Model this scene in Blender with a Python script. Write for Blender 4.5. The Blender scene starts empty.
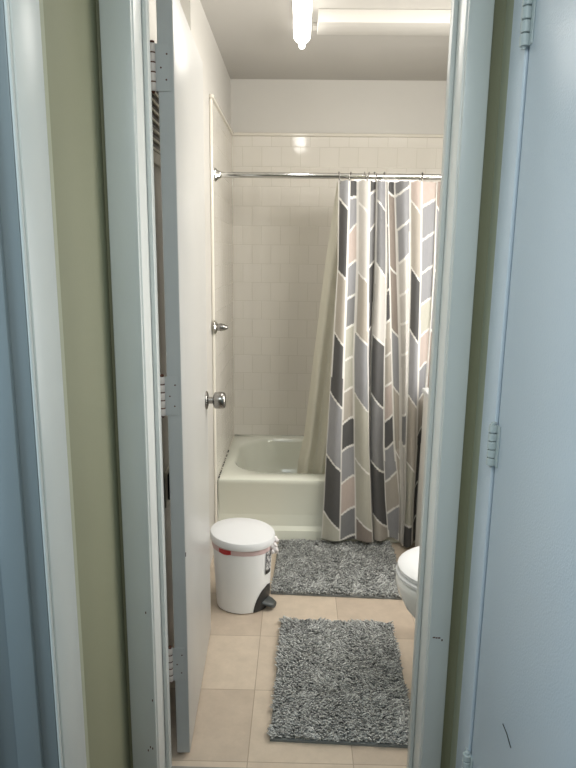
import bpy, bmesh, math, random
from mathutils import Vector, Matrix, noise
random.seed(7)
PI = math.pi
S = bpy.context.scene
C = S.collection

# ---------------------------------------------------------------- camera
cam_d = bpy.data.cameras.new('camera'); cam = bpy.data.objects.new('camera', cam_d); C.objects.link(cam)
F, PITCH, YAW, ROLL, CAMH = 626.99, .2039, -.0146, -.0118, 1.4348
cam_d.sensor_fit = 'VERTICAL'; cam_d.sensor_height = 36.0; cam_d.lens = F * 36.0 / 768.0
cam_d.clip_start = 0.02
Rm = Matrix.Rotation(-YAW, 4, 'Z') @ Matrix.Rotation(PI / 2 - PITCH, 4, 'X') @ Matrix.Rotation(-ROLL, 4, 'Z')
cam.matrix_world = Matrix.Translation((0, 0, CAMH)) @ Rm
S.camera = cam

# ---------------------------------------------------------------- world, exposure, lamps and added fill lights
S.view_settings.view_transform = 'Standard'; S.view_settings.look = 'None'
S.view_settings.gamma = 1; S.view_settings.use_curve_mapping = False
S.view_settings.exposure = 0.0
w = bpy.data.worlds.new('sky'); S.world = w; w.use_nodes = True
bgn = w.node_tree.nodes['Background']; bgn.inputs[0].default_value = (0.55, 0.75, 1, 1); bgn.inputs[1].default_value = 1.0


def area(name, loc, rot, sx, sy, power, col):
    l = bpy.data.lights.new(name, 'AREA'); l.shape = 'RECTANGLE'; l.size = sx; l.size_y = sy
    l.energy = power; l.color = col
    o = bpy.data.objects.new(name, l); C.objects.link(o); o.location = loc; o.rotation_euler = rot
    return o


# hallway ceiling light behind the viewpoint
area('hall_ceiling_light', (0.0, -.05, 2.37), (0, 0, 0), 0.4, 1.1, 15, (0.90, 0.97, 1.0))
# added bluish fill for the right door, shining through the left doorway
area('side_room_fill', (-1.17, 0.35, 1.4), (0, -PI / 2, 0), 1.6, 0.9, 12, (0.66, 0.85, 1.0))
# added soft fill at the right wall, evening out the bathroom
area('bathroom_side_fill', (1.09, 2.22, 1.25), (0, PI / 2, 0), 1.2, 0.75, 17, (1.0, 0.975, 0.94))
# added frontal fill without a lamp body, on the bathroom side of the partition
area('partition_fill', (0.78, 1.60, 1.95), (PI / 2 - .2, 0, 0), 0.6, 0.3, 19, (1.0, 0.965, 0.91))
# the tube lamp on the bathroom ceiling
area('tube_light', (0.0, 2.40, 2.285), (0, 0, 0), 0.07, 0.95, 2.5, (1.0, 0.96, 0.90))


# ---------------------------------------------------------------- material helpers
def new_mat(name):
    m = bpy.data.materials.new(name); m.use_nodes = True
    nt = m.node_tree; b = nt.nodes['Principled BSDF']
    return m, nt, b


def paint(name, col, rough=.45, bump=.02, scale=60, spec=.5, metal=0, dirt=0.0, coat=0):
    m, nt, b = new_mat(name)
    b.inputs['Roughness'].default_value = rough; b.inputs['Metallic'].default_value = metal
    b.inputs['Specular IOR Level'].default_value = spec
    b.inputs['Coat Weight'].default_value = coat; b.inputs['Coat Roughness'].default_value = .1
    tc = nt.nodes.new('ShaderNodeTexCoord')
    n = nt.nodes.new('ShaderNodeTexNoise'); n.inputs['Scale'].default_value = scale; n.inputs['Detail'].default_value = 4
    nt.links.new(tc.outputs['Object'], n.inputs['Vector'])
    n2 = nt.nodes.new('ShaderNodeTexNoise'); n2.inputs['Scale'].default_value = 3.0; n2.inputs['Detail'].default_value = 5
    nt.links.new(tc.outputs['Object'], n2.inputs['Vector'])
    r = nt.nodes.new('ShaderNodeMapRange'); r.inputs['From Min'].default_value = .3; r.inputs['From Max'].default_value = .7
    r.inputs['To Min'].default_value = 1 - max(dirt, .03); r.inputs['To Max'].default_value = 1.0
    nt.links.new(n2.outputs['Fac'], r.inputs['Value'])
    mx = nt.nodes.new('ShaderNodeVectorMath'); mx.operation = 'SCALE'; mx.inputs[0].default_value = col
    nt.links.new(r.outputs['Result'], mx.inputs['Scale'])
    nt.links.new(mx.outputs[0], b.inputs['Base Color'])
    if bump:
        bp = nt.nodes.new('ShaderNodeBump'); bp.inputs['Strength'].default_value = bump * 10; bp.inputs['Distance'].default_value = .0006
        nt.links.new(n.outputs['Fac'], bp.inputs['Height']); nt.links.new(bp.outputs['Normal'], b.inputs['Normal'])
    return m


def emis(name, col, s):
    m, nt, b = new_mat(name)
    b.inputs['Base Color'].default_value = (*col, 1); b.inputs['Emission Color'].default_value = (*col, 1)
    b.inputs['Emission Strength'].default_value = s; return m


M = dict(
    trim=paint('trim_paint', (.66, .69, .67), .35, .03, 80, dirt=.05),
    door=paint('door_paint', (.53, .525, .505), .33, .03, 90, dirt=.04),
    hdoor=paint('hall_door_paint', (.59, .67, .74), .3, .12, 240, dirt=.04),
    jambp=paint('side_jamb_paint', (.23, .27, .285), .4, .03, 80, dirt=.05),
    jamb_lit=paint('jamb_lit_paint', (.80, .81, .78), .35, .03, 80, dirt=.05),  # trim paint whitened: bathroom light on the jambs put into the colour
    edge=paint('door_edge_paint', (.44, .45, .445), .4, .03, 80, dirt=.08),
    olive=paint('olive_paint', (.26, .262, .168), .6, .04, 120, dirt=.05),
    olive2=paint('pale_lit_olive_paint', (.40, .41, .30), .6, .04, 120),  # paint band tone; on the right hallway wall it paints in light
    bwall=paint('bath_wall_paint', (.60, .58, .54), .5, .02, 100),
    ceil=paint('ceiling_paint', (.54, .52, .485), .7, .03, 100),
    hceil=paint('hall_ceiling_paint', (.75, .76, .75), .7, .03, 100),
    ttrim=paint('tile_trim_glaze', (.72, .68, .60), .15, 0, 10),
    tub=paint('tub_enamel', (.76, .775, .68), .12, 0, 10, dirt=.03, coat=.4),
    porcelain=paint('porcelain', (.86, .86, .83), .1, 0, 10, coat=.5),
    lid=paint('bin_lid_plastic', (.76, .77, .78), .35, 0, 10),
    binm=paint('bin_plastic', (.86, .87, .87), .4, 0, 10),
    black=paint('black_plastic', (.02, .021, .022), .4, 0, 10),
    grey=paint('dark_grey_plastic', (.07, .078, .076), .35, 0, 10),
    chrome=paint('chrome', (.75, .75, .74), .12, 0, 10, metal=1),
    steel=paint('brushed_steel', (.30, .29, .275), .24, 0, 300, metal=1),
    hinge=paint('painted_hinge', (.70, .63, .59), .4, .05, 200, dirt=.2),
    hinge2=paint('blue_grey_painted_hinge', (.50, .56, .56), .35, .05, 200, dirt=.1),
    steel2=paint('hall_knob_steel', (.36, .35, .33), .25, 0, 10, metal=1),
    rust=paint('rust', (.10, .035, .02), .8, .05, 200),
    darkgap=paint('dark_crevice', (.01, .01, .01), .8, 0, 10),
    white=paint('white_plastic', (.82, .82, .80), .35, 0, 10),
    grille=paint('grille_enamel', (.80, .77, .66), .4, 0, 10),
    cabinet=paint('cabinet_laminate', (.84, .83, .79), .4, 0, 10),
    bag=paint('bag_film', (.80, .76, .76), .3, .1, 60),
    pink=paint('pink_bag_film', (.66, .50, .50), .3, .1, 60),
    red=paint('red_print', (.45, .03, .03), .4, 0, 10),
    stone=paint('threshold_stone', (.36, .35, .31), .35, .05, 60, dirt=.35),
    hfloor=paint('hall_floor_wood', (.16, .10, .065), .4, .05, 40, dirt=.3),
    diffuser=emis('lamp_diffuser', (1, .97, .92), 4.5),
)


def tile_wall(name, ax, z0, col=(.74, .705, .645)):
    """running bond square glazed tiles, ax = horizontal world axis (0 x, 1 y)"""
    m, nt, b = new_mat(name)
    tc = nt.nodes.new('ShaderNodeTexCoord'); sp = nt.nodes.new('ShaderNodeSeparateXYZ'); cb = nt.nodes.new('ShaderNodeCombineXYZ')
    nt.links.new(tc.outputs['Object'], sp.inputs[0]); nt.links.new(sp.outputs[ax], cb.inputs[0])
    ad = nt.nodes.new('ShaderNodeMath'); ad.operation = 'SUBTRACT'; ad.inputs[1].default_value = z0
    nt.links.new(sp.outputs[2], ad.inputs[0]); nt.links.new(ad.outputs[0], cb.inputs[1])
    br = nt.nodes.new('ShaderNodeTexBrick'); nt.links.new(cb.outputs[0], br.inputs['Vector'])
    br.offset = .5; br.inputs['Scale'].default_value = 1
    br.inputs['Brick Width'].default_value = .1095; br.inputs['Row Height'].default_value = .1085
    br.inputs['Mortar Size'].default_value = .0020; br.inputs['Mortar Smooth'].default_value = .6
    br.inputs['Color1'].default_value = (*col, 1); br.inputs['Color2'].default_value = (col[0] * .97, col[1] * .97, col[2] * .96, 1)
    br.inputs['Mortar'].default_value = (.63, .60, .53, 1)
    nt.links.new(br.outputs['Color'], b.inputs['Base Color'])
    b.inputs['Roughness'].default_value = .07; b.inputs['Specular IOR Level'].default_value = .5
    n = nt.nodes.new('ShaderNodeTexNoise'); n.inputs['Scale'].default_value = 9; nt.links.new(tc.outputs['Object'], n.inputs['Vector'])
    inv = nt.nodes.new('ShaderNodeMath'); inv.operation = 'MULTIPLY_ADD'; inv.inputs[1].default_value = -1.0
    nt.links.new(br.outputs['Fac'], inv.inputs[0])
    sc = nt.nodes.new('ShaderNodeMath'); sc.operation = 'MULTIPLY'; sc.inputs[1].default_value = .8
    nt.links.new(n.outputs['Fac'], sc.inputs[0]); nt.links.new(sc.outputs[0], inv.inputs[2])
    bp = nt.nodes.new('ShaderNodeBump'); bp.inputs['Strength'].default_value = .5; bp.inputs['Distance'].default_value = .0012
    nt.links.new(inv.outputs[0], bp.inputs['Height']); nt.links.new(bp.outputs['Normal'], b.inputs['Normal'])
    return m


def floor_mat():
    m, nt, b = new_mat('beige_floor_tile')
    T = .305; X0, Y0 = -.1267, 1.548
    tc = nt.nodes.new('ShaderNodeTexCoord'); mp = nt.nodes.new('ShaderNodeMapping')
    mp.inputs['Location'].default_value = (-X0 + 2 * T, -Y0 + 2 * T, 0)
    nt.links.new(tc.outputs['Object'], mp.inputs['Vector'])
    br = nt.nodes.new('ShaderNodeTexBrick'); br.offset = 0; br.inputs['Scale'].default_value = 1
    nt.links.new(mp.outputs[0], br.inputs['Vector'])
    br.inputs['Brick Width'].default_value = T; br.inputs['Row Height'].default_value = T
    br.inputs['Mortar Size'].default_value = .0016; br.inputs['Mortar Smooth'].default_value = .3
    a, c = (.60, .505, .40, 1), (.52, .43, .34, 1)
    # per tile tone: odd columns paler, even column alternating
    vs = nt.nodes.new('ShaderNodeVectorMath'); vs.operation = 'SCALE'; vs.inputs['Scale'].default_value = 1 / T
    nt.links.new(mp.outputs[0], vs.inputs[0])
    fl = nt.nodes.new('ShaderNodeVectorMath'); fl.operation = 'FLOOR'; nt.links.new(vs.outputs[0], fl.inputs[0])
    sp = nt.nodes.new('ShaderNodeSeparateXYZ'); nt.links.new(fl.outputs[0], sp.inputs[0])
    def mod2(o):
        q = nt.nodes.new('ShaderNodeMath'); q.operation = 'MODULO'; q.inputs[1].default_value = 2; nt.links.new(o, q.inputs[0]); return q.outputs[0]
    mx_, my_ = mod2(sp.outputs[0]), mod2(sp.outputs[1])
    e = nt.nodes.new('ShaderNodeMath'); e.operation = 'SUBTRACT'; e.inputs[0].default_value = 1; nt.links.new(my_, e.inputs[1])
    k = nt.nodes.new('ShaderNodeMath'); k.operation = 'MULTIPLY'; nt.links.new(mx_, k.inputs[0]); nt.links.new(e.outputs[0], k.inputs[1])
    wn = nt.nodes.new('ShaderNodeTexWhiteNoise'); nt.links.new(fl.outputs[0], wn.inputs['Vector'])
    k2 = nt.nodes.new('ShaderNodeMath'); k2.operation = 'MULTIPLY_ADD'; k2.inputs[1].default_value = .25
    nt.links.new(wn.outputs['Value'], k2.inputs[0]); nt.links.new(k.outputs[0], k2.inputs[2])
    mx = nt.nodes.new('ShaderNodeMix'); mx.data_type = 'RGBA'; mx.inputs['A'].default_value = a; mx.inputs['B'].default_value = c
    mx.clamp_factor = True
    nt.links.new(k2.outputs[0], mx.inputs['Factor'])
    n = nt.nodes.new('ShaderNodeTexNoise'); n.inputs['Scale'].default_value = 14; n.inputs['Detail'].default_value = 9; n.inputs['Roughness'].default_value = .7
    nt.links.new(tc.outputs['Object'], n.inputs['Vector'])
    r = nt.nodes.new('ShaderNodeMapRange'); r.inputs['From Min'].default_value = .3; r.inputs['From Max'].default_value = .7
    r.inputs['To Min'].default_value = .88; r.inputs['To Max'].default_value = 1.06; nt.links.new(n.outputs['Fac'], r.inputs['Value'])
    sc = nt.nodes.new('ShaderNodeVectorMath'); sc.operation = 'SCALE'
    nt.links.new(mx.outputs['Result'], sc.inputs[0]); nt.links.new(r.outputs['Result'], sc.inputs['Scale'])
    g = nt.nodes.new('ShaderNodeMix'); g.data_type = 'RGBA'; g.inputs['B'].default_value = (.36, .29, .22, 1)
    nt.links.new(sc.outputs[0], g.inputs['A']); nt.links.new(br.outputs['Fac'], g.inputs['Factor'])
    nt.links.new(g.outputs['Result'], b.inputs['Base Color'])
    b.inputs['Roughness'].default_value = .42
    bp = nt.nodes.new('ShaderNodeBump'); bp.inputs['Strength'].default_value = .4; bp.inputs['Distance'].default_value = .001; bp.invert = True
    nt.links.new(br.outputs['Fac'], bp.inputs['Height']); nt.links.new(bp.outputs['Normal'], b.inputs['Normal'])
    return m


def vcol_mat(name, rough=.7, transl=0.0, sheen=0, weave=0):
    m, nt, b = new_mat(name)
    at = nt.nodes.new('ShaderNodeAttribute'); at.attribute_name = 'Col'
    nt.links.new(at.outputs['Color'], b.inputs['Base Color'])
    b.inputs['Roughness'].default_value = rough; b.inputs['Specular IOR Level'].default_value = .3
    if weave:
        tc = nt.nodes.new('ShaderNodeTexCoord')
        n = nt.nodes.new('ShaderNodeTexNoise'); n.inputs['Scale'].default_value = 90; n.inputs['Detail'].default_value = 3
        mp = nt.nodes.new('ShaderNodeMapping'); mp.inputs['Scale'].default_value = (3, 3, .35)
        nt.links.new(tc.outputs['Object'], mp.inputs[0]); nt.links.new(mp.outputs[0], n.inputs['Vector'])
        r = nt.nodes.new('ShaderNodeMapRange'); r.inputs['To Min'].default_value = .86; r.inputs['To Max'].default_value = 1.12
        nt.links.new(n.outputs['Fac'], r.inputs['Value'])
        sc = nt.nodes.new('ShaderNodeVectorMath'); sc.operation = 'SCALE'
        nt.links.new(at.outputs['Color'], sc.inputs[0]); nt.links.new(r.outputs['Result'], sc.inputs['Scale'])
        nt.links.new(sc.outputs[0], b.inputs['Base Color'])
        n2 = nt.nodes.new('ShaderNodeTexNoise'); n2.inputs['Scale'].default_value = 16; nt.links.new(tc.outputs['Object'], n2.inputs['Vector'])
        bp = nt.nodes.new('ShaderNodeBump'); bp.inputs['Strength'].default_value = .35; bp.inputs['Distance'].default_value = .006
        nt.links.new(n2.outputs['Fac'], bp.inputs['Height']); nt.links.new(bp.outputs['Normal'], b.inputs['Normal'])
    if transl:
        out = nt.nodes['Material Output']; tr = nt.nodes.new('ShaderNodeBsdfTranslucent'); nt.links.new(at.outputs['Color'], tr.inputs[0])
        mx = nt.nodes.new('ShaderNodeMixShader'); mx.inputs[0].default_value = transl
        nt.links.new(b.outputs[0], mx.inputs[1]); nt.links.new(tr.outputs[0], mx.inputs[2]); nt.links.new(mx.outputs[0], out.inputs[0])
    return m


# ---------------------------------------------------------------- mesh helpers
def obj(name, bm, mat, parent=None, smooth=False):
    me = bpy.data.meshes.new(name)
    bmesh.ops.recalc_face_normals(bm, faces=bm.faces[:])
    bm.to_mesh(me); bm.free()
    for m in (mat if isinstance(mat, (list, tuple)) else [mat]): me.materials.append(m)
    if smooth: me.polygons.foreach_set('use_smooth', [True] * len(me.polygons))
    o = bpy.data.objects.new(name, me); C.objects.link(o)
    if parent: o.parent = parent
    return o


def soft(o, ang=40):
    me = o.data
    me.polygons.foreach_set('use_smooth', [True] * len(me.polygons))
    me.set_sharp_from_angle(angle=math.radians(ang))
    return o


def box(bm, x0, x1, y0, y1, z0, z1, bev=0, seg=2):
    r = bmesh.ops.create_cube(bm, size=1)
    vs = r['verts']
    for v in vs:
        v.co = Vector(((x0 + x1) / 2 + v.co.x * (x1 - x0), (y0 + y1) / 2 + v.co.y * (y1 - y0), (z0 + z1) / 2 + v.co.z * (z1 - z0)))
    if bev:
        es = list({e for v in vs for e in v.link_edges})
        bmesh.ops.bevel(bm, geom=es, offset=bev, segments=seg, affect='EDGES', profile=.5)
    return bm


def B(*a, **k): return box(bmesh.new(), *a, **k)


def lathe(bm, prof, seg=32, mat4=Matrix.Identity(4)):
    """prof: list of (r, h) revolved round local z"""
    rings = []
    for r, h in prof:
        if r < 1e-6: rings.append([bm.verts.new(mat4 @ Vector((0, 0, h)))])
        else: rings.append([bm.verts.new(mat4 @ Vector((r * math.cos(2 * PI * i / seg), r * math.sin(2 * PI * i / seg), h))) for i in range(seg)])
    for a, b in zip(rings, rings[1:]):
        for i in range(seg):
            j = (i + 1) % seg
            if len(a) == 1 and len(b) == 1: continue
            if len(a) == 1: bm.faces.new((a[0], b[i], b[j]))
            elif len(b) == 1: bm.faces.new((a[i], a[j], b[0]))
            else: bm.faces.new((a[i], a[j], b[j], b[i]))
    return bm


def rings_loft(bm, rings, cap0=True, cap1=True, mi=0):
    vs = [[bm.verts.new(p) for p in r] for r in rings]
    n = len(vs[0])
    for a, b in zip(vs, vs[1:]):
        for i in range(n):
            f = bm.faces.new((a[i], a[(i + 1) % n], b[(i + 1) % n], b[i])); f.material_index = mi
    if cap0: bm.faces.new(vs[0][::-1])
    if cap1: bm.faces.new(vs[-1])
    return bm


def tube(bm, pts, r, seg=8, close=False):
    pts = [Vector(p) for p in pts]; n = len(pts); rings = []
    up = Vector((0, 0, 1))
    for i, p in enumerate(pts):
        a = pts[(i - 1) % n] if (close or i > 0) else p; b = pts[(i + 1) % n] if (close or i < n - 1) else p
        t = (b - a).normalized()
        s = t.cross(up)
        if s.length < .01: s = t.cross(Vector((1, 0, 0)))
        s.normalize(); q = s.cross(t)
        rr = r(i / (n - 1)) if callable(r) else r
        rings.append([p + (s * math.cos(2 * PI * k / seg) + q * math.sin(2 * PI * k / seg)) * rr for k in range(seg)])
    if close:
        vs = [[bm.verts.new(p) for p in rg] for rg in rings]
        for i in range(n):
            a, b = vs[i], vs[(i + 1) % n]
            for k in range(seg): bm.faces.new((a[k], a[(k + 1) % seg], b[(k + 1) % seg], b[k]))
    else: rings_loft(bm, rings)
    return bm


def XM(loc, axis='x', ang=0):
    """frame whose local z points along the axis"""
    r = {'x': Matrix.Rotation(PI / 2, 4, 'Y'), '-x': Matrix.Rotation(-PI / 2, 4, 'Y'), 'y': Matrix.Rotation(-PI / 2, 4, 'X'),
         '-y': Matrix.Rotation(PI / 2, 4, 'X'), 'z': Matrix.Identity(4)}[axis]
    return Matrix.Translation(loc) @ r


def thing(name, label, cat, loc=(0, 0, 0), rotz=0, group=None):
    o = bpy.data.objects.new(name, None); C.objects.link(o); o.location = loc; o.rotation_euler = (0, 0, rotz)
    o.empty_display_size = .05
    tag(o, label, cat, group); return o


def tag(o, label, cat, group=None):
    o['label'] = label; o['category'] = cat
    if group: o['group'] = group
    return o


def struct(name, bm, m, label=None, cat=None, parent=None):
    o = obj(name, bm, m, parent)
    if parent is None:
        o['kind'] = 'structure'
        if label: tag(o, label, cat)
    return o


def sempty(name, label, cat, loc=(0, 0, 0), rotz=0):
    o = thing(name, label, cat, loc, rotz); o['kind'] = 'structure'; return o


# ---------------------------------------------------------------- room dimensions (metres; y runs from hallway into the bathroom)
XL, XR = -.394, 1.13      # bathroom side walls
YP0, YP1 = 1.43, 1.545    # partition between hallway and bathroom
YB = 3.75                 # tiled back wall
ZC = 2.385
HL, HR = -.43, .42        # hallway side walls
HY0 = -1.6
TY = 2.875                # where the tile surround starts on the left wall
TZ = 2.085                # top of tile
OL, OR = -.351, .337      # bathroom doorway
OH = 2.055

# floors, ceilings
struct('floor_bathroom', B(XL - .2, XR + .1, YP1 - .02, YB + .1, -.06, 0), floor_mat(), 'beige square tiled bathroom floor', 'floor')
struct('floor_hallway', B(-1.2, HR + .12, HY0 - .1, YP0 - .005, -.06, -.002), M['hfloor'], 'dark wooden hallway floor before the threshold', 'floor')
struct('trim_1', B(OL - .004, OR + .004, YP0 - .005, YP1 - .02, -.05, .004, bev=.003), M['stone'], 'worn grey stone threshold under the bathroom doorway', 'threshold')
struct('ceiling_bathroom', B(XL - .2, XR + .1, YP1, YB + .1, ZC, ZC + .06), M['ceil'], 'cream painted bathroom ceiling', 'ceiling')
struct('ceiling_hallway', B(-1.2, HR + .12, HY0 - .1, YP1, ZC, ZC + .06), M['hceil'], 'pale hallway ceiling above the doorway', 'ceiling')

# bathroom walls
bm = bmesh.new(); box(bm, XL - .2, XL, 2.42, YB + .1, 0, ZC); box(bm, XL - .2, -.450, YP1, 2.42, 0, ZC)
struct('wall_left', bm, M['bwall'], 'cream painted left bathroom wall behind the open door', 'wall')
struct('wall_back', B(XL, XR, YB, YB + .1, 0, ZC), M['bwall'], 'cream painted back wall above the tub tiles', 'wall')
struct('wall_right', B(XR, XR + .1, YP1, YB + .1, 0, ZC), M['bwall'], 'cream painted right bathroom wall', 'wall')
tw0 = tile_wall('glazed_tile_back', 0, TZ - .055); tw1 = tile_wall('glazed_tile_side', 1, TZ - .055)
tz = .3362
struct('wall_tile_back', B(XL + .008, XR - .008, YB - .008, YB - .0002, tz, TZ), tw0, 'glazed cream tile surround on the back wall', 'tile')
struct('wall_tile_left', B(XL + .0002, XL + .008, TY, YB - .0002, tz, TZ), tw1, 'glazed cream tiles on the left wall beside the tub', 'tile')
struct('wall_tile_right', B(XR - .008, XR - .0002, TY, YB - .0002, tz, TZ), tw1, 'glazed cream tiles on the right wall beside the tub', 'tile')
bm = bmesh.new()  # bullnose caps
box(bm, XL + .0002, XR - .0002, YB - .024, YB - .0002, TZ, TZ + .018, bev=.006)
struct('trim_2', bm, M['ttrim'], 'cream bullnose trim capping the back tiles', 'trim')
bm = bmesh.new(); box(bm, XL + .0002, XL + .020, TY - .012, YB - .021, TZ, TZ + .018, bev=.006)
box(bm, XL + .0002, XL + .014, TY - .014, TY, 0, TZ - .0005, bev=.005)
struct('trim_3', bm, M['ttrim'], 'cream bullnose trim edging the left tiles', 'trim')
bm = bmesh.new(); box(bm, XR - .020, XR - .0002, TY - .012, YB - .021, TZ, TZ + .018, bev=.006)
struct('trim_4', bm, M['ttrim'], 'cream bullnose trim capping the right tiles', 'trim')

# partition with the bathroom doorway
bm = bmesh.new()
box(bm, -1.2, OL - .02, YP0, YP1, 0, ZC); box(bm, OR + .02, XR + .1, YP0, YP1, 0, ZC); box(bm, OL - .02, OR + .02, YP0, YP1, OH + .02, ZC)
struct('wall_front', bm, [M['olive']], 'olive painted partition around the bathroom doorway', 'wall')


def frame(name, label):
    f = sempty(name, label, 'door frame')
    # jambs with stops
    for nm, x0, x1, sx in (('jamb', OL - .02, OL, 1), ('jamb', OR, OR + .02, -1)):
        soft(obj(nm, B(x0, x1, YP0 - .004, YP1 + .004, .004, OH, bev=.003), M['jamb_lit'], f))
        e = OL if sx > 0 else OR
        soft(obj('door_stop', B(min(e, e + sx * .011), max(e, e + sx * .011), 1.495, 1.525, .004, OH - .001, bev=.003), M['trim'], f))
    obj('head_jamb', B(OL - .02, OR + .02, YP0 - .004, YP1 + .004, OH, OH + .02), M['trim'], f)
    # casings with a raised inner bead
    for s, a, b_ in ((-1, HL + .010, OL - .003), (1, OR + .003, .392)):
        bm = bmesh.new(); box(bm, a, b_, YP0 - .016, YP0 - .0042, 0, OH + .075, bev=.004)
        soft(obj('casing', bm, M['trim'], f))
    obj('head_casing', B(OL - .003, OR + .003, YP0 - .016, YP0 - .0042, OH + .006, OH + .075, bev=.004), M['trim'], f)
    return f


fr = frame('trim_5', 'blue-grey painted door frame around the bathroom doorway')
# smudge and paint chips on the right casing
bm = bmesh.new()
for k, (dx, dz, w_, h_) in enumerate(((0, 0, .006, .003), (.007, -.001, .005, .003), (.013, -.001, .006, .003), (.022, -.008, .003, .005))):
    box(bm, .349 + dx, .349 + dx + w_, YP0 - .0166, YP0 - .016, .499 + dz, .499 + dz + h_)
obj('dark_smudge', bm, M['rust'], fr)
bm = bmesh.new()
for k, (x, z) in enumerate(((-.372, .16), (-.366, .156), (-.378, .15), (-.371, .55), (-.362, .30))):
    box(bm, x, x + .0025, YP0 - .0166, YP0 - .016, z, z + .006)
obj('paint_chip', bm, M['rust'], fr)

# ---- hallway walls
DL0, DL1 = .12, .985      # left side doorway
bm = bmesh.new()
box(bm, HL - .12, HL, DL1 + .015, YP0, 0, ZC); box(bm, HL - .12, HL, HY0, DL0 - .015, 0, ZC); box(bm, HL - .12, HL, DL0 - .015, DL1 + .015, 2.06, ZC)
struct('wall_hall_left', bm, M['olive'], 'olive painted left hallway wall', 'wall')
DR0, DR1 = .50, 1.258     # right door
bm = bmesh.new()
box(bm, HR, HR + .12, DR1 + .012, YP0, 0, ZC); box(bm, HR, HR + .12, HY0, DR0 - .012, 0, ZC); box(bm, HR, HR + .12, DR0 - .012, DR1 + .012, 2.05, ZC)
struct('wall_hall_right', bm, M['olive2'], 'olive right hallway wall beside the closed door, its lighting painted in as a paler tone', 'wall')  # same olive as the partition, brighter light put into the colour
struct('wall_hall_end', B(HL - .12, HR + .12, HY0 - .1, HY0, 0, ZC), M['olive2'], 'hallway end wall', 'wall')
# room beyond the left doorway
bm = bmesh.new()
box(bm, -1.25, -1.2, HY0, YP0, 0, ZC)
struct('wall_side_room', bm, M['olive2'], 'far wall of the side room', 'wall')

# left doorway lining and casing
f = sempty('trim_6', 'white painted door frame on the left hallway wall', 'door frame')
soft(obj('casing', B(HL, HL + .007, DL1 + .012, DL1 + .120, 0, 2.12, bev=.002), M['trim'], f))
obj('bead', B(HL, HL + .005, DL1 + .001, DL1 + .009, 0, 2.12, bev=.002), M['trim'], f)
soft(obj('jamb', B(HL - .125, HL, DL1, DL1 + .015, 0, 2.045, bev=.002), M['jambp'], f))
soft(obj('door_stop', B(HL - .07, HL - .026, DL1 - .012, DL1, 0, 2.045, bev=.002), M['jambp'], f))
obj('jamb', B(HL - .125, HL, DL0 - .015, DL0, 0, 2.045), M['trim'], f)
obj('head_jamb', B(HL - .125, HL, DL0 - .015, DL1 + .015, 2.045, 2.06), M['trim'], f)
soft(obj('casing', B(HL, HL + .016, DL0 - .10, DL0 - .006, 0, 2.12, bev=.004), M['trim'], f))
obj('paint_edge', B(HL, HL + .0012, DL1 + .119, DL1 + .150, 0, ZC), M['olive2'], f)
# side room door, standing open away from the hall
d3 = sempty('door_3', 'pale blue-grey door standing open at the left edge', 'door', (HL - .128, DL1 - .02, 0))
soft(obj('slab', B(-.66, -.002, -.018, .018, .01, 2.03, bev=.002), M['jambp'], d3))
bm = bmesh.new(); lathe(bm, [(0, 0), (.006, 0), (.006, .09), (0, .09)], 12, Matrix.Translation((.006, -.02, 1.06)))
box(bm, .0, .012, -.012, -.008, 1.06, 1.15)
obj('hinge', bm, M['hinge2'], d3)

# closed door on the right
f = sempty('trim_7', 'blue-white painted frame around the closed right door', 'door frame')
soft(obj('casing', B(HR - .009, HR, DR1 + .005, DR1 + .097, 0, 2.12, bev=.004, seg=3), M['hdoor'], f))
soft(obj('casing', B(HR - .009, HR, DR0 - .092, DR0 - .006, 0, 2.12, bev=.004, seg=3), M['hdoor'], f))
obj('head_casing', B(HR - .009, HR, DR0 - .006, DR1 + .006, 2.04, 2.12, bev=.004), M['hdoor'], f)
obj('jamb', B(HR, HR + .12, DR1 + .001, DR1 + .012, 0, 2.04), M['hdoor'], f)
obj('jamb', B(HR, HR + .12, DR0 - .012, DR0 - .001, 0, 2.04), M['hdoor'], f)
obj('head_jamb', B(HR, HR + .12, DR0 - .012, DR1 + .012, 2.04, 2.05), M['hdoor'], f)
d2 = sempty('door_2', 'closed blue-white glossy door on the right of the hallway', 'door')
soft(obj('slab', B(HR - .004, HR + .034, DR0 + .003, DR1 - .003, .008, 2.035, bev=.002), M['hdoor'], d2))
bm = bmesh.new(); p0 = Vector((HR - .0048, 1.081, 0.534)); p1 = Vector((HR - .0048, 1.031, 0.524))
tube(bm, [p0, (p0 + p1) / 2 + Vector((0, .001, .004)), p1], lambda t: .0009, 5)
obj('scratch', bm, M['darkgap'], d2)


def butt_hinge(parent, x, y, z0, z1, m, side, leafx=None, screws=True):
    """hinge barrel standing proud along z at (x, y)"""
    h = z1 - z0; bm = bmesh.new(); n = 5; r = .0098 if m is M['hinge2'] else .0072
    for i in range(n):
        a = z0 + h * i / n + .0012; b_ = z0 + h * (i + 1) / n - .0012
        lathe(bm, [(0, a), (r * .9, a), (r, a + .001), (r, b_ - .001), (r * .9, b_), (0, b_)], 14, Matrix.Translation((x, y, 0)))
    hg = soft(obj('hinge', bm, m, parent))
    bm = bmesh.new(); lathe(bm, [(0, z0 - .004), (.003, z0 - .004), (.0045, z0), (.0045, z1), (.0055, z1 + .001), (.0055, z1 + .004), (0, z1 + .006)], 12, Matrix.Translation((x, y, 0)))
    obj('hinge_pin', bm, M['rust'] if m is M['hinge'] else m, hg)
    return hg


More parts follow.
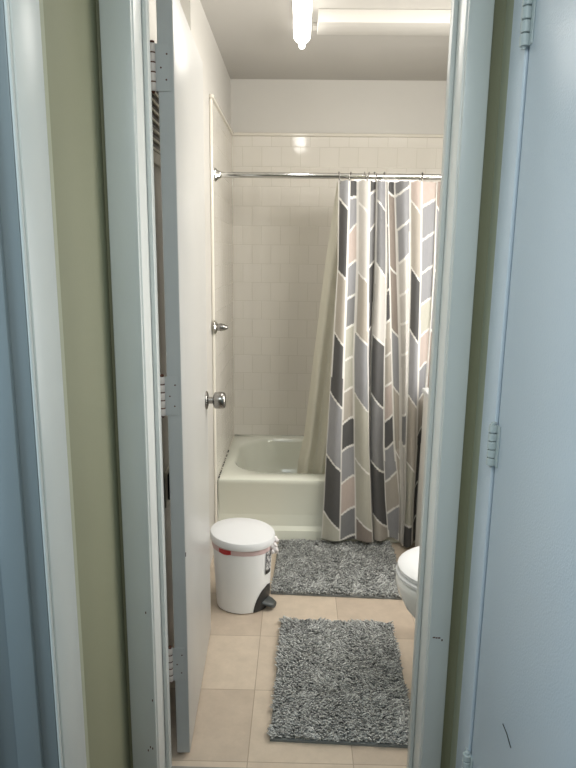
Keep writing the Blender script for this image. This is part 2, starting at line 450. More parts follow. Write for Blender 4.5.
for z0, z1 in ((1.812, 1.925), (1.007, 1.096), (.215, .305)):
    hg = butt_hinge(d2, HR - .012, DR1 + .001, z0, z1, M['hinge2'], 1)
    obj('hinge_leaf', B(HR - .0065, HR - .0042, DR1 - .020, DR1 - .004, z0 + .001, z1 - .001, bev=.0006), M['hinge2'], hg)
    obj('hinge_leaf', B(HR - .0115, HR - .0092, DR1 + .008, DR1 + .022, z0 + .001, z1 - .001, bev=.0006), M['hinge2'], hg)

# unseen window added on the right wall to go with the side fill
wf = sempty('added_window_1', 'unseen frosted window added on the right wall for the fill light', 'window')
bm = bmesh.new()
for y0, y1, z0, z1 in ((1.86, 1.90, .70, 2.0), (2.66, 2.70, .70, 2.0), (1.90, 2.66, .70, .74), (1.90, 2.66, 1.96, 2.0)):
    box(bm, XR - .03, XR - .0005, y0, y1, z0, z1, bev=.003)
obj('added_window_frame', bm, M['white'], wf)
obj('added_pane', B(XR - .012, XR - .006, 1.90, 2.66, .74, 1.96), M['white'], wf)

# ---------------------------------------------------------------- bathroom door (open inwards, hinged left)
ANG = math.atan2(.0235, .6135)
d1 = sempty('door_1', 'white painted bathroom door swung open against the left wall', 'door', (-.2945, 1.562, 0), ANG)
DW, DT, DH = .615, .038, 2.036
bm = bmesh.new(); box(bm, -DT, 0, 0, DW, .014, DH, bev=.0022)
soft(obj('slab', bm, M['door'], d1))
# blue-grey painted hinge edge
obj('edge_paint', B(-DT + .002, -.002, -.0012, .0, .016, DH - .002), M['edge'], d1)
for z0, z1 in ((1.801, 1.905), (1.024, 1.128), (.222, .392)):
    if z1 - z0 > .12: z0 += .03; z1 -= .035
    hg = butt_hinge(d1, -DT - .0108, -.0035, z0, z1, M['hinge'], -1)
    lf = obj('hinge_leaf', B(-DT - .004, -DT + .030, -.0036, -.0013, z0 + .001, z1 - .001, bev=.0006), M['edge'], hg)
    bm = bmesh.new()
    for (sx, sz) in ((.020, .25), (.008, .5), (.022, .78)):
        lathe(bm, [(0, 0), (.0022, 0), (.0015, .0008), (0, .001)], 8, XM((-DT + sx, -.0036, z0 + (z1 - z0) * sz), '-y'))
    obj('screw', bm, M['rust'], hg)
    bm = bmesh.new()   # rust lines in the knuckle joints
    n = 5
    for i in range(1, n):
        zz = z0 + (z1 - z0) * i / n
        lathe(bm, [(0, zz - .0016), (.0068, zz - .0016), (.0068, zz + .0016), (0, zz + .0016)], 12, Matrix.Translation((-DT - .0108, -.0035, 0)))
    obj('rust_line', bm, M['rust'], hg)


def knob(parent, side):
    s = 1 if side > 0 else -1; x0 = 0 if side > 0 else -DT
    ax = 'x' if side > 0 else '-x'
    kn = soft(obj('door_knob', lathe(bmesh.new(), [(0, .004), (.0120, .006), (.0120, .024), (.018, .026), (.0265, .029), (.0295, .035), (.0300, .048), (.0290, .060), (.0265, .066), (.020, .0685), (0, .0695)], 36, XM((x0, .560, .934), ax)), M['steel'], parent), 50)
    soft(obj('rosette', lathe(bmesh.new(), [(0, 0), (.0325, 0), (.0325, .0025), (.030, .006), (.018, .009), (0, .009)], 36, XM((x0, .560, .934), ax)), M['steel'], kn), 50)
    return kn


knob(d1, 1)
soft(obj('rosette', lathe(bmesh.new(), [(0, 0), (.0325, 0), (.0325, .0025), (.030, .006), (.018, .009), (0, .009)], 36, XM((-DT, .560, .934), '-x')), M['steel'], d1), 50)
obj('latch_plate', B(-.030, -.008, DW - .0005, DW + .001, .895, .955), M['steel'], d1)
bm = bmesh.new(); box(bm, -.0005, .0008, .0005, .004, .63, .642)
obj('paint_chip', bm, M['darkgap'], d1)

# ---------------------------------------------------------------- air grille and plug on the wall behind the door
g = thing('air_grille', 'cream louvred air grille seen through the gap behind the door', 'grille', (-.450, 2.05, 1.86))
bm = bmesh.new()
for y0, y1, z0, z1 in ((-.16, .16, -.16, -.125), (-.16, .16, .125, .16), (-.16, -.13, -.125, .125), (.13, .16, -.125, .125)):
    box(bm, .0004, .012, y0, y1, z0, z1, bev=.002)
obj('grille_frame', bm, M['grille'], g)
obj('grille_back', B(.0004, .0015, -.13, .13, -.125, .125), M['black'], g)
for k in range(9):
    z = -.122 + k * .0275
    bm = bmesh.new(); box(bm, .0025, .0105, -.13, .13, z, z + .0075)
    obj('slat', bm, M['grille'], g)
g = thing('wall_plate', 'black fitting in a pale wall plate, in the gap behind the door', 'wall plate', (-.450, 2.08, .64))
obj('plate', B(.0003, .006, -.05, .06, -.07, .06, bev=.002), M['grille'], g)
soft(obj('black_fitting', B(.006, .016, -.028, .04, -.05, .045, bev=.004), M['black'], g))

# ---------------------------------------------------------------- ceiling lamp and boxed panel
lp = thing('ceiling_lamp', 'bright white tube lamp on the bathroom ceiling', 'lamp', (0, 2.40, ZC))
obj('lamp_base', B(-.03, .03, -.45, .45, -.045, -.0005, bev=.004), M['white'], lp)


def oval(n, fx, fz, cz):
    return [(fx * math.cos(2 * PI * i / n), cz + fz * math.sin(2 * PI * i / n)) for i in range(n)]


bm = bmesh.new(); rg = []
for y, s in ((-.47, .35), (-.465, .9), (-.45, 1), (.43, 1), (.448, .9), (.452, .42), (.55, .42), (.565, .32), (.572, .05)):
    rg.append([(x * s, y, z * 1) for x, z in [(px * 1.0, -.068 + (pz + .068) * s) for px, pz in oval(20, .035, .026, -.068)]])
rings_loft(bm, rg)
soft(obj('diffuser', bm, M['diffuser'], lp), 60)
pn = sempty('trim_8', 'cream boxed panel across the bathroom ceiling right of the lamp', 'ceiling trim')
soft(obj('panel', B(.062, XR - .001, 2.72, 2.868, ZC - .05, ZC - .0005, bev=.004), M['bwall'], pn))
soft(obj('panel_lip', B(.045, XR - .001, 2.869, 2.925, ZC - .016, ZC - .0005, bev=.004), M['bwall'], pn))

# ---------------------------------------------------------------- bathtub
tx0, tx1, ty0, ty1, tzr = XL + .001, XR - .001, 2.965, YB - .001, .335


def rrect(x0, x1, y0, y1, r, z, n=8):
    p = []
    for cx, cy, a0 in ((x1 - r, y1 - r, 0), (x0 + r, y1 - r, 90), (x0 + r, y0 + r, 180), (x1 - r, y0 + r, 270)):
        for k in range(n + 1):
            a = math.radians(a0 + 90 * k / n); p.append(Vector((cx + r * math.cos(a), cy + r * math.sin(a), z)))
    return p


tb = thing('bathtub', 'pale cream enamelled built-in bathtub along the tiled back wall', 'bathtub', (0, 0, 0))
bm = bmesh.new()
R = [rrect(tx0, tx1, ty0 + .03, ty1, .01, .10), rrect(tx0, tx1, ty0 + .012, ty1, .01, tzr - .035), rrect(tx0, tx1, ty0 + .002, ty1, .012, tzr - .02),
     rrect(tx0, tx1, ty0 + .004, ty1, .015, tzr - .006), rrect(tx0 + .006, tx1 - .006, ty0 + .014, ty1 - .004, .02, tzr),
     rrect(tx0 + .055, tx1 - .055, ty0 + .095, ty1 - .055, .20, tzr - .001), rrect(tx0 + .062, tx1 - .062, ty0 + .104, ty1 - .062, .20, tzr - .006),
     rrect(tx0 + .070, tx1 - .07, ty0 + .112, ty1 - .068, .20, tzr - .025), rrect(tx0 + .10, tx1 - .10, ty0 + .13, ty1 - .085, .20, tzr - .14),
     rrect(tx0 + .13, tx1 - .14, ty0 + .15, ty1 - .105, .19, tzr - .22), rrect(tx0 + .18, tx1 - .20, ty0 + .20, ty1 - .15, .15, tzr - .26),
     rrect(tx0 + .30, tx1 - .32, ty0 + .30, ty1 - .26, .06, tzr - .268)]
rings_loft(bm, R, cap0=False)
soft(obj('basin', bm, M['tub'], tb), 50)
bm = bmesh.new()   # apron
rg = []
for y, z in ((ty0 + .020, tzr - .03), (ty0 + .024, tzr - .06), (ty0 + .028, .075), (ty0 + .018, .062), (ty0 + .012, .055), (ty0 + .010, .002)):
    rg.append((y, z))
vs0 = [bm.verts.new((tx0 + .001, y, z)) for y, z in rg]; vs1 = [bm.verts.new((tx1 - .001, y, z)) for y, z in rg]
vb0 = [bm.verts.new((tx0 + .001, ty0 + .05, z)) for y, z in rg]; vb1 = [bm.verts.new((tx1 - .001, ty0 + .05, z)) for y, z in rg]
for i in range(len(rg) - 1):
    bm.faces.new((vs0[i], vs1[i], vs1[i + 1], vs0[i + 1])); bm.faces.new((vb0[i], vb0[i + 1], vb1[i + 1], vb1[i]))
    bm.faces.new((vs0[i], vs0[i + 1], vb0[i + 1], vb0[i])); bm.faces.new((vs1[i], vb1[i], vb1[i + 1], vs1[i + 1]))
bm.faces.new((vs0[0], vb0[0], vb1[0], vs1[0])); bm.faces.new((vs0[-1], vs1[-1], vb1[-1], vb0[-1]))
soft(obj('apron', bm, M['tub'], tb), 30)
bm = bmesh.new()   # mildewed caulk
rnd = random.Random(3)
for k in range(30):
    y = 2.97 + rnd.random() ** 1.3 * .45; l = .004 + rnd.random() * .012
    box(bm, tx0 + .007, tx0 + .0118, y, y + l, tzr - .002, tzr + .001 + rnd.random() * .003)
obj('mildew', bm, M['darkgap'], tb)['kind'] = 'stuff'
obj('caulk', B(tx0 + .0073, tx0 + .0113, ty0 + .02, ty1, tzr - .004, tzr + .0016), M['ttrim'], tb)
bm = bmesh.new(); lathe(bm, [(0, 0), (.03, 0), (.028, .003), (0, .004)], 24, Matrix.Translation((tx0 + .3, 3.36, tzr - .262)))
obj('drain', bm, M['chrome'], tb)

# ---------------------------------------------------------------- curtain rod, rings, curtain, liner
RY, RZ = 2.975, 1.785
rod = thing('curtain_rod', 'straight chrome shower rod across the tub', 'curtain rod', (0, RY, RZ))
soft(obj('rod_tube', lathe(bmesh.new(), [(0, XL + .009), (.0125, XL + .009), (.0125, XR - .009), (0, XR - .009)], 24, XM((0, 0, 0), 'x')), M['chrome'], rod), 60)
for x, ax in ((XL + .0085, 'x'), (XR - .0085, '-x')):
    soft(obj('flange', lathe(bmesh.new(), [(0, 0), (.030, 0), (.029, .005), (.020, .012), (.0165, .022), (.0128, .026), (.0128, .03)], 28, XM((x, 0, 0), ax)), M['chrome'], rod), 50)
ringx = [.176, .226, .299, .310, .344, .374, .548, .66, .77, .88, .99, 1.06]
names = ['leftmost curtain ring, at the curtain edge', 'second curtain ring from the left edge of the curtain', 'left ring of the first close pair on the rod',
         'right ring of the first close pair on the rod', 'left ring of the second close pair, beside the dark fold', 'right ring of the second close pair, above the bunched loop',
         'rightmost visible curtain ring, near the door frame']
for k, x in enumerate(ringx[:7]):
    pts = []
    for i in range(24):
        a = 2 * PI * i / 24; pts.append((.0035 * math.sin(a + k), .0235 * math.cos(a), -.017 + .0345 * math.sin(a)))
    tl = math.radians((-12, 8, -20, 18, -22, 24, 3)[k])
    pts = [(px * math.cos(tl) + pz * math.sin(tl), py, pz) for px, py, pz in pts]
    o = soft(obj('curtain_ring', tube(bmesh.new(), pts, .0023, 6, True), M['steel'], None), 60)
    o.location = (x, RY, RZ); tag(o, names[k], 'ring', 'metal rings holding the shower curtain')

COL = dict(d=(.105, .103, .103), m=(.31, .31, .323), g=(.235, .235, .24), l=(.50, .487, .42), b=(.45, .41, .36), p=(.51, .43, .39), w=(.58, .555, .52), t=(.31, .265, .235), o=(.80, .78, .74))
STRIPS=[
  ([(1.741,0.173),(1.39,0.178),(0.972,0.163),(0.529,0.147),(0.244,0.14),(0.031,0.132)],[(1.742,0.223),(1.39,0.221),(0.973,0.218),(0.53,0.218),(0.246,0.222),(0.033,0.223)],[(1.698,1.634,'m'),(1.372,1.322,'d'),(1.095,1.015,'b'),(0.804,0.722,'d'),(0.493,0.412,'m'),(0.2,0.104,'d')],'l') ,
  ([(1.742,0.223),(1.39,0.221),(0.973,0.218),(0.53,0.218),(0.246,0.222),(0.033,0.223)],[(1.742,0.26),(1.391,0.269),(0.973,0.265),(0.531,0.282),(0.247,0.296),(0.034,0.305)],[(1.686,1.695,'d'),(1.528,1.582,'m'),(1.381,1.418,'p'),(1.235,1.259,'m'),(1.098,1.12,'g'),(0.949,0.969,'l'),(0.799,0.824,'l'),(0.646,0.679,'b'),(0.51,0.536,'d'),(0.345,0.383,'m'),(0.183,0.221,'p'),(0.046,0.072,'g')],'d') ,
  ([(1.742,0.26),(1.391,0.269),(0.973,0.265),(0.531,0.282),(0.247,0.296),(0.034,0.305)],[(1.743,0.312),(1.391,0.317),(0.974,0.328),(0.532,0.349),(0.249,0.37),(0.036,0.388)],[(1.677,1.617,'w'),(1.368,1.31,'w'),(1.094,1.024,'b'),(0.804,0.707,'m'),(0.475,0.399,'l'),(0.173,0.103,'l')],'t') ,
  ([(1.743,0.312),(1.391,0.317),(0.974,0.328),(0.532,0.349),(0.249,0.37),(0.036,0.388)],[(1.743,0.349),(1.392,0.352),(0.974,0.349),(0.532,0.358),(0.249,0.377),(0.036,0.396)],[(1.7,1.73,'d'),(1.538,1.583,'m'),(1.378,1.414,'g'),(1.092,1.112,'d'),(0.805,0.825,'g'),(0.507,0.527,'d'),(0.196,0.223,'m')],'d') ,
  ([(1.743,0.344),(1.392,0.349),(0.974,0.347),(0.532,0.354),(0.249,0.375),(0.036,0.393)],[(1.743,0.393),(1.392,0.406),(0.975,0.413),(0.533,0.427),(0.25,0.449),(0.037,0.472)],[(1.691,1.627,'m'),(1.414,1.329,'g'),(1.079,1.018,'w'),(0.801,0.708,'d'),(0.471,0.385,'g'),(0.196,0.102,'d')],'b') ,
  ([(1.743,0.393),(1.392,0.406),(0.975,0.413),(0.533,0.427),(0.25,0.447),(0.037,0.472)],[(1.743,0.4),(1.392,0.419),(0.976,0.446),(0.534,0.48),(0.251,0.518),(0.039,0.527)],[(1.566,1.574,'d'),(1.27,1.288,'d'),(1.122,1.145,'d'),(0.961,0.99,'b'),(0.816,0.846,'b'),(0.639,0.689,'p'),(0.498,0.549,'d'),(0.334,0.397,'m'),(0.171,0.225,'b'),(0.032,0.049,'m')],'w') ,
  ([(1.743,0.4),(1.392,0.419),(0.976,0.446),(0.534,0.48),(0.251,0.518),(0.039,0.527)],[(1.744,0.431),(1.393,0.454),(0.976,0.485),(0.535,0.509),(0.252,0.527),(0.039,0.531)],[(1.722,1.696,'d'),(1.388,1.348,'t'),(1.103,1.057,'t'),(0.827,0.778,'m'),(0.509,0.448,'b')],'b') ,
  ([(1.744,0.431),(1.393,0.454),(0.976,0.487),(0.535,0.509),(0.252,0.527),(0.039,0.531)],[(1.744,0.495),(1.393,0.509),(0.977,0.518),(0.535,0.528),(0.252,0.54),(0.039,0.536)],[(1.696,1.744,'g'),(1.544,1.597,'m'),(1.393,1.447,'m'),(1.248,1.289,'w'),(1.118,1.142,'w'),(0.972,1.001,'w'),(0.68,0.71,'w'),(0.53,0.555,'g')],'w') ,
  ([(1.744,0.495),(1.393,0.509),(0.977,0.518),(0.535,0.528),(0.252,0.54),(0.039,0.536)],[(1.745,0.547),(1.394,0.557),(0.978,0.565),(0.536,0.579),(0.252,0.576),(0.04,0.583)],[(1.693,1.615,'p'),(1.398,1.313,'b'),(1.114,1.03,'d'),(0.803,0.726,'m'),(0.469,0.408,'b'),(0.151,0.141,'l')],'d') ,
  ([(1.745,0.547),(1.394,0.557),(0.978,0.565),(0.536,0.579),(0.252,0.576),(0.04,0.583)],[(1.746,0.62),(1.395,0.626),(0.978,0.617),(0.536,0.608),(0.253,0.604),(0.04,0.606)],[(1.65,1.69,'p'),(1.501,1.546,'m'),(1.353,1.399,'m'),(1.212,1.25,'m'),(1.063,1.106,'l'),(0.906,0.954,'p'),(0.76,0.805,'m'),(0.586,0.637,'b'),(0.326,0.357,'d'),(0.152,0.184,'d')],'d') ,
]

# carry the cloth on behind the doorway edge with the same repeat
rr = random.Random(11)
keys = 'dmbwgplmtd'
for k in range(9):
    x0 = .615 + k * .052; x1 = x0 + .052; cells = []; z = 1.72 - rr.random() * .1; up = k % 2 == 0; st = .28 if up else .15
    while z > .05:
        cells.append((z, z - .075, rr.choice(keys)) if up else (z - .04, z, rr.choice(keys))); z -= st
    STRIPS.append(([(1.745, x0), (.04, x0)], [(1.745, x1), (.04, x1)], cells, rr.choice(keys)))


def interp(tb_, z):
    if z >= tb_[0][0]: return tb_[0][1]
    for (za, xa), (zb, xb) in zip(tb_, tb_[1:]):
        if z >= zb: return xa + (xb - xa) * (za - z) / (za - zb)
    return tb_[-1][1]


def cloth_color(L, Rr, cells, last, t, z, w_):
    ew = .0042 / max(w_, .012)
    if t < ew or t > 1 - ew: return COL['o']
    key = last
    for zl, zr, c in cells:
        zb = zl + (zr - zl) * (t if zl < zr else (t ** .8))
        if abs(z - zb) < .0058: return COL['o']
        if z > zb: key = c; break
    return COL[key]


# depth of the cloth at each strip boundary (negative is nearer the door) and belly of each strip
DEP = [.012, -.016, .006, -.020, .030, .034, .030, .030, .006, -.012, .010, -.010, .022, -.014, .018, -.012, .020, -.010, .018, 0]
BEL = [-.014, .012, -.016, .004, -.030, -.006, .010, -.034, -.014, .012]
bm = bmesh.new(); NR = 430
zt, zb_ = 1.764, .048
cols = []; grid = []
lay = bm.verts.layers.float_color.new('Col')
dcur = 0
seq = []
for si, (L, Rr, cells, last) in enumerate(STRIPS):
    nn = 14
    for j in range(nn + 1):
        if j == 0 and si > 0 and abs(L[0][1] - STRIPS[si - 1][1][0][1]) < 1e-4: continue
        seq.append((si, j / nn))
rowsv = []
for r_ in range(NR + 1):
    v = r_ / NR; row = []
    for si, t in seq:
        L, Rr, cells, last = STRIPS[si]
        z = zt + (zb_ - zt) * v
        xl, xr = interp(L, z), interp(Rr, z); w_ = xr - xl
        x = xl + w_ * t
        da, db = DEP[si], DEP[si + 1]
        if si == 4: da = .010
        bel = BEL[si] if si < len(BEL) else (-.02 if si % 2 else .02)
        amp = .62 + .45 * v - .35 * max(0, v - .75) / .25
        s = .5 - .5 * math.cos(PI * t)
        y = 2.906 + (da + (db - da) * s + bel * math.sin(PI * t)) * amp * 1.45
        y += (1 - v) ** 4 * .048
        y += .004 * noise.noise(Vector((x * 9, v * 5, 2.0)))
        if z < .5: y = min(y, 2.952)
        hem = 0
        if .49 < x < .61: hem = -.034 * max(0, 1 - abs(x - .55) / .06)
        elif .30 < x < .45: hem = 0
        dz = hem * max(0, (v - .8) / .2) ** 2
        if v < .02 and si < 10: dz += -.004 * math.sin(x * 90) ** 2
        vt = bm.verts.new((x, y, z + dz))
        c = cloth_color(L, Rr, cells, last, t, z, w_); vt[lay] = (*c, 1); row.append(vt)
    rowsv.append(row)
for a, b_ in zip(rowsv, rowsv[1:]):
    for i in range(len(a) - 1):
        f = bm.faces.new((a[i], a[i + 1], b_[i + 1], b_[i])); f.smooth = True
cur = obj('shower_curtain', bm, vcol_mat('curtain_cloth', .75, .22, weave=1), None)
tag(cur, 'shower curtain printed with grey, charcoal and beige slanted blocks outlined in white', 'shower curtain')

# liner hanging inside the tub
LINER_L = [(1.75, .170), (1.387, .126), (.956, .084), (.499, .040), (.356, .012), (.15, .0)]
bm = bmesh.new(); rows_ = []; lay = bm.verts.layers.float_color.new('Col')
for r_ in range(121):
    v = r_ / 120; z = 1.760 + (.20 - 1.760) * v; xl = interp(LINER_L, z); row = []
    xr = .60 - .12 * v
    for i in range(91):
        t = i / 90; x = xl + (xr - xl) * t
        y = 3.005 + .140 * v ** .8
        y += (.011 + .010 * v) * math.sin(t * 36 + 1.2 + .9 * math.sin(v * 3)) + .006 * noise.noise(Vector((x * 14, z * 5, 3)))
        y += .03 * math.exp(-t * 28) * v
        vt = bm.verts.new((x, y, z)); vt[lay] = (.72, .70, .60, 1); row.append(vt)
    rows_.append(row)
for a, b_ in zip(rows_, rows_[1:]):
    for i in range(90): bm.faces.new((a[i], a[i + 1], b_[i + 1], b_[i])).smooth = True
ln = obj('curtain_liner', bm, vcol_mat('liner_vinyl', .35, .4, weave=1), None)
tag(ln, 'plain cream liner hanging inside the tub behind the patterned curtain', 'curtain liner')

# wall hook beside the tub
hk = thing('robe_hook', 'small chrome cone-shaped knob on the left wall edge beside the tiles', 'hook', (XL + .0145, 2.862, 1.104))
soft(obj('knob_base', lathe(bmesh.new(), [(0, 0), (.033, 0), (.032, .004), (.018, .011), (.012, .012), (0, .012)], 28, XM((0, 0, 0), 'x')), M['chrome'], hk), 50)
soft(obj('knob_tip', lathe(bmesh.new(), [(0, .010), (.016, .012), (.018, .026), (.015, .042), (.008, .057), (0, .061)], 24, XM((0, 0, 0), 'x')), M['steel'], hk), 60)

# ---------------------------------------------------------------- toilet
tl = thing('toilet', 'white toilet with closed lid beside the right door jamb', 'toilet', (0, 0, 0))
ycen, xn = 1.925, .338


def egg(xf, xb, hw, z, n=40, y0=0):
    """egg outline: front (nose) at xf, back at xb"""
    cx = xf + (xb - xf) * .48; p = []
    for i in range(n):
        a = 2 * PI * i / n; c, s = math.cos(a), math.sin(a)
        rx = (cx - xf) if c < 0 else (xb - cx)
        p.append(Vector((cx + rx * c, ycen + y0 + hw * s * (1 - .0 * c), z)))
    return p


bm = bmesh.new()
rings_loft(bm, [egg(.50, .99, .105, 0), egg(.49, .99, .11, .02), egg(.50, .98, .10, .06), egg(.485, .98, .098, .13), egg(.44, .97, .115, .20), egg(.375, .95, .155, .28),
                egg(.348, .94, .175, .335), egg(.340, .93, .183, .365), egg(.341, .93, .183, .385), egg(.352, .92, .172, .392)])
soft(obj('bowl', bm, M['porcelain'], tl), 60)
bm = bmesh.new()
rings_loft(bm, [egg(.346, .84, .178, .394), egg(.340, .845, .184, .398), egg(.340, .845, .184, .406), egg(.346, .84, .178, .411)])
soft(obj('seat', bm, M['lid'], tl), 50)
bm = bmesh.new()
rings_loft(bm, [egg(.350, .84, .175, .4125), egg(.344, .845, .181, .416), egg(.345, .845, .180, .427), egg(.355, .835, .170, .4335), egg(.41, .78, .12, .436)])
soft(obj('lid', bm, M['lid'], tl), 50)
soft(obj('tank', B(.93, XR - .006, ycen - .22, ycen + .22, .37, .72, bev=.02, seg=4), M['porcelain'], tl))
soft(obj('tank_lid', B(.918, XR - .003, ycen - .232, ycen + .232, .721, .755, bev=.01, seg=3), M['porcelain'], tl))
soft(obj('flush_lever', B(.905, .93, ycen - .17, ycen - .10, .655, .672, bev=.004), M['chrome'], tl))
soft(obj('tank_neck', B(.84, XR - .03, ycen - .10, ycen + .10, .30, .385, bev=.02), M['porcelain'], tl))

# slim cabinet between toilet and tub
cb = thing('slim_cabinet', 'slim tall white cabinet behind the toilet, beside the shower curtain', 'cabinet', (.574, 2.60, 0))
soft(obj('cabinet_body', B(.008, .22, 0, .22, .012, .820, bev=.003), M['cabinet'], cb))
soft(obj('cabinet_top', B(0, .23, -.008, .228, .821, .843, bev=.006, seg=3), M['lid'], cb))
for k in range(4):
    dr = soft(obj('drawer', B(.02, .208, -.010, -.0005, .03 + k * .198, .213 + k * .198, bev=.003), M['cabinet'], cb))
    obj('drawer_knob', lathe(bmesh.new(), [(0, 0), (.006, 0), (.006, .008), (.010, .012), (.008, .018), (0, .019)], 16, XM((.114, -.010, .13 + k * .198), '-y')), M['chrome'], dr)
for sx in (.02, .20):
    for sy in (.02, .20):
        obj('foot', lathe(bmesh.new(), [(0, 0), (.010, 0), (.010, .0125), (0, .0125)], 12, Matrix.Translation((sx, sy, 0))), M['white'], cb)

# ---------------------------------------------------------------- waste bin
bx, by = -.214, 2.394
bn = thing('waste_bin', 'white oval pedal bin with closed lid beside the open door', 'bin', (bx, by, 0), 0)


def el(a, b, z, dx=0, n=48, tz_=0, tx_=0):
    return [Vector((dx + a * math.cos(2 * PI * i / n), b * math.sin(2 * PI * i / n), z + tz_ * math.cos(2 * PI * i / n) + tx_ * math.sin(2 * PI * i / n))) for i in range(n)]


bm = bmesh.new()
rings_loft(bm, [el(.112, .112, .002), el(.117, .117, .005), el(.119, .119, .02), el(.131, .131, .225), el(.133, .133, .258)], cap1=False)
for f in bm.faces: f.material_index = 0
# open the pedal recess: faces near +x, low
body = soft(obj('bin_body', bm, M['binm'], bn), 50)
bm = bmesh.new()   # black recess panel following the wall, pedal side (+x, slightly to the hall)
a0 = math.radians(-24); grid = []
for j in range(9):
    z = .004 + .095 * j / 8; row = []
    half = math.radians(38) * math.sqrt(max(0, 1 - (j / 8) ** 1.6)) + .02
    for i in range(13):
        a = a0 + half * (i / 6 - 1); r_ = .118 + .014 * z / .225 + .0012
        row.append(bm.verts.new((r_ * math.cos(a), r_ * math.sin(a), z)))
    grid.append(row)
inner = [[bm.verts.new((v.co.x * .97, v.co.y * .97, v.co.z)) for v in row] for row in grid]
for a, b_ in zip(grid, grid[1:]):
    for i in range(12): bm.faces.new((a[i], a[i + 1], b_[i + 1], b_[i]))
for a, b_ in zip(inner, inner[1:]):
    for i in range(12): bm.faces.new((a[i], b_[i], b_[i + 1], a[i + 1]))
soft(obj('pedal_recess', bm, M['black'], bn), 40)
bm = bmesh.new()   # pedal tongue
rg = []
for t in range(7):
    u = t / 6; w_ = .038 * (1 - .45 * u ** 3); x = .100 + .060 * u; z = .036 - .016 * u
    rg.append([Vector((x, w_ * math.cos(q), z + .011 * math.sin(q))) for q in [2 * PI * i / 16 for i in range(16)]])
rings_loft(bm, rg)
bmesh.ops.rotate(bm, verts=bm.verts[:], cent=(0, 0, 0), matrix=Matrix.Rotation(a0, 3, 'Z'))
soft(obj('pedal', bm, M['grey'], bn), 60)
bm = bmesh.new()   # label
a1 = math.radians(-26)
for (za, zb2, half, mi) in ((.145, .235, .17, 0),):
    rows2 = []
    for z in (.145, .160, .235):
        rows2.append([bm.verts.new(((.1215 + .0125 * z / .225 + .0006) * math.cos(a1 + half * (i / 3 - 1)), (.1215 + .0125 * z / .225 + .0006) * math.sin(a1 + half * (i / 3 - 1)), z)) for i in range(7)])
    for j, (a, b_) in enumerate(zip(rows2, rows2[1:])):
        for i in range(6):
            f = bm.faces.new((a[i], a[i + 1], b_[i + 1], b_[i])); f.material_index = 0 if j == 0 else 1
lb, ltn, lb_b = new_mat('label_print')
tcn = ltn.nodes.new('ShaderNodeTexCoord'); nz = ltn.nodes.new('ShaderNodeTexNoise'); nz.inputs['Scale'].default_value = 120
rp = ltn.nodes.new('ShaderNodeValToRGB'); rp.color_ramp.elements[0].position = .5; rp.color_ramp.elements[0].color = (.12, .12, .13, 1); rp.color_ramp.elements[1].position = .53; rp.color_ramp.elements[1].color = (.6, .6, .6, 1)
ltn.links.new(tcn.outputs['Object'], nz.inputs['Vector']); ltn.links.new(nz.outputs['Fac'], rp.inputs[0]); ltn.links.new(rp.outputs[0], lb_b.inputs['Base Color'])
obj('label_sticker', bm, [M['black'], lb], bn)
# bag folded over the rim
bm = bmesh.new(); rg = []
for z, r_, am in ((.232, .1335, .0006), (.240, .1360, .0012), (.252, .1365, .0016), (.262, .1365, .001)):
    rg.append([Vector((( r_ + am * math.sin(i * 1.7 + z * 90)) * math.cos(2 * PI * i / 72), (r_ + am * math.sin(i * 1.7 + z * 90)) * math.sin(2 * PI * i / 72), z + (.007 * math.cos(2 * PI * i / 72 + 2.2) if z < .25 else 0))) for i in range(72)])
rings_loft(bm, rg, False, False)
soft(obj('bin_bag', bm, M['pink'], bn), 70)
bm = bmesh.new(); rn = random.Random(5)   # bunched knot of the bag at the right
for k in range(14):
    c = Vector((.138 + rn.uniform(-.006, .018), rn.uniform(-.055, .005), .262 - k * .0030 + rn.uniform(-.006, .004)))
    r = bmesh.ops.create_icosphere(bm, subdivisions=2, radius=rn.uniform(.007, .011), matrix=Matrix.Translation(c))
    for v in r['verts']: v.co += (v.co - c) * (.5 * noise.noise(v.co * 120))
soft(obj('bag_knot', bm, M['bag'], bn), 70)
bm = bmesh.new()
for q in range(5):
    a = math.radians(-128 + q * 5)
    p = [(.1375, 0), (.139, 0)]
arc = [math.radians(-133 + 26 * i / 8) for i in range(9)]
vo = [[bm.verts.new((r_ * math.cos(a), r_ * math.sin(a), z - .004 * math.sin((i / 8) * PI) * (1 if z < .25 else 0))) for i, a in enumerate(arc)] for r_, z in ((.1380, .242), (.1385, .257))]
for i in range(8): bm.faces.new((vo[0][i], vo[0][i + 1], vo[1][i + 1], vo[1][i]))
obj('red_print', bm, M['red'], bn)
bm = bmesh.new()
TX, TY_ = -.007, .004
rings_loft(bm, [el(.136, .138, .262, tz_=TX, tx_=TY_), el(.143, .146, .264, tz_=TX, tx_=TY_), el(.1445, .148, .270, tz_=TX, tx_=TY_), el(.1445, .148, .284, tz_=TX, tx_=TY_), el(.141, .144, .2905, tz_=TX, tx_=TY_), el(.12, .123, .2945, tz_=TX, tx_=TY_), el(.06, .062, .298, tz_=TX, tx_=TY_), el(.01, .01, .299, tz_=0, tx_=0)])
soft(obj('bin_lid', bm, M['lid'], bn), 35)


bn.scale = (.925, .82, 1.11)
# ---------------------------------------------------------------- shaggy mats
def pile_mat():
    return vcol_mat('chenille_pile', .9, .1)


PM = pile_mat(); BMm = paint('mat_backing', (.20, .21, .205), .9, .1, 200)


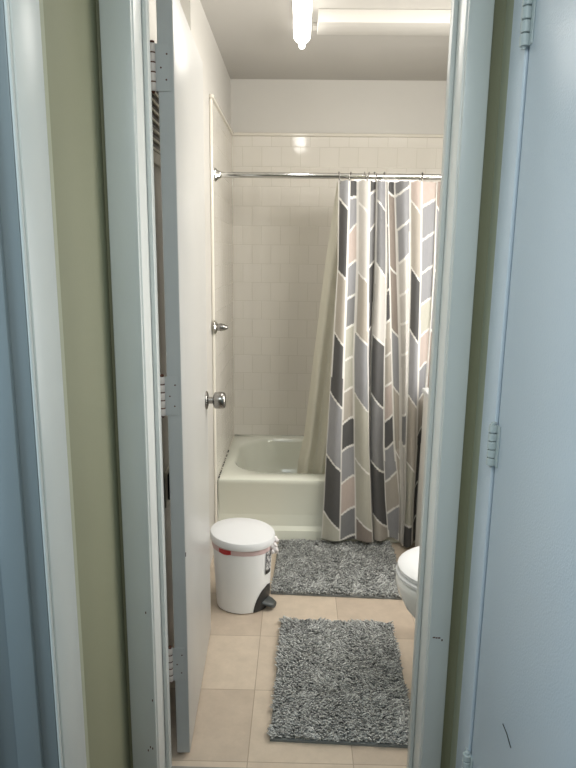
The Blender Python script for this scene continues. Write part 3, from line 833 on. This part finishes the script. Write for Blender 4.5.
def mat(label, quad, n, seed, droop):
    """quad: BL, BR, TR, TL corners (x, y)"""
    rn = random.Random(seed)
    o = thing('bath_mat', label, 'bath mat', (quad[0][0], quad[0][1], 0), 0, 'shaggy grey bath mats')
    q = [Vector((a - quad[0][0], b - quad[0][1])) for a, b in quad]
    def P(u, v): return (q[0] * (1 - u) + q[1] * u) * (1 - v) + (q[3] * (1 - u) + q[2] * u) * v
    bm = bmesh.new()
    N = 10
    ring = [P(i / N, 0) for i in range(N)] + [P(1, i / N) for i in range(N)] + [P(1 - i / N, 1) for i in range(N)] + [P(0, 1 - i / N) for i in range(N)]
    ce = P(.5, .5)
    rings_loft(bm, [[Vector((p.x, p.y, .0005)) for p in ring], [Vector((p.x, p.y, .007)) for p in ring],
                    [Vector((ce.x + (p.x - ce.x) * .985, ce.y + (p.y - ce.y) * .985, .009)) for p in ring]])
    obj('mat_base', bm, BMm, o)
    verts, faces, colr = [], [], []
    for k in range(n):
        u, v = rn.random(), rn.random(); u = .008 + u * .984; v = .008 + v * .984
        p = P(u, v)
        nz1 = noise.noise(Vector((p.x * 9, p.y * 9, seed))); nz2 = noise.noise(Vector((p.x * 26, p.y * 26, seed + 5)))
        ang = nz1 * 2.2 + nz2 * 2.0 + rn.uniform(-1.1, 1.1) + droop
        lean = .006 + .009 * rn.random()
        hgt = .008 + .010 * rn.random() + .004 * nz2
        dx, dy = math.cos(ang) * lean, math.sin(ang) * lean
        r_ = rn.uniform(.0020, .0030)
        b0 = len(verts)
        g_ = rn.uniform(.42, 1.35)
        c = (.55 * g_, .56 * g_, .545 * g_, 1)
        for (s, hz, rr_) in ((0, .007, r_ * .8), (.35, .007 + hgt * .62, r_ * 1.1), (1, .007 + hgt, r_ * .9)):
            for a in range(4):
                th = a * PI / 2 + ang
                verts.append((p.x + dx * s + rr_ * math.cos(th), p.y + dy * s + rr_ * math.sin(th), hz)); colr.append(c)
        verts.append((p.x + dx * 1.25, p.y + dy * 1.25, .0065 + hgt * .98)); colr.append(c)
        for L_ in (0, 4):
            for a in range(4):
                faces.append((b0 + L_ + a, b0 + L_ + (a + 1) % 4, b0 + L_ + 4 + (a + 1) % 4, b0 + L_ + 4 + a))
        for a in range(4): faces.append((b0 + 8 + a, b0 + 8 + (a + 1) % 4, b0 + 12))
    me = bpy.data.meshes.new('pile'); me.from_pydata(verts, [], faces)
    at = me.color_attributes.new('Col', 'FLOAT_COLOR', 'POINT'); at.data.foreach_set('color', [x for c in colr for x in c])
    me.polygons.foreach_set('use_smooth', [True] * len(me.polygons)); me.materials.append(PM)
    po = bpy.data.objects.new('pile', me); C.objects.link(po); po.parent = o; po['kind'] = 'stuff'
    return o


mat('shaggy grey bath mat in the middle of the floor, nearest the doorway', [(-.066, 1.628), (.378, 1.612), (.388, 2.250), (-.048, 2.258)], 15000, 1, -1.6)
mat('shaggy grey bath mat lying along the foot of the tub', [(-.10, 2.46), (.485, 2.435), (.487, 2.955), (-.080, 2.965)], 14000, 2, -1.2)
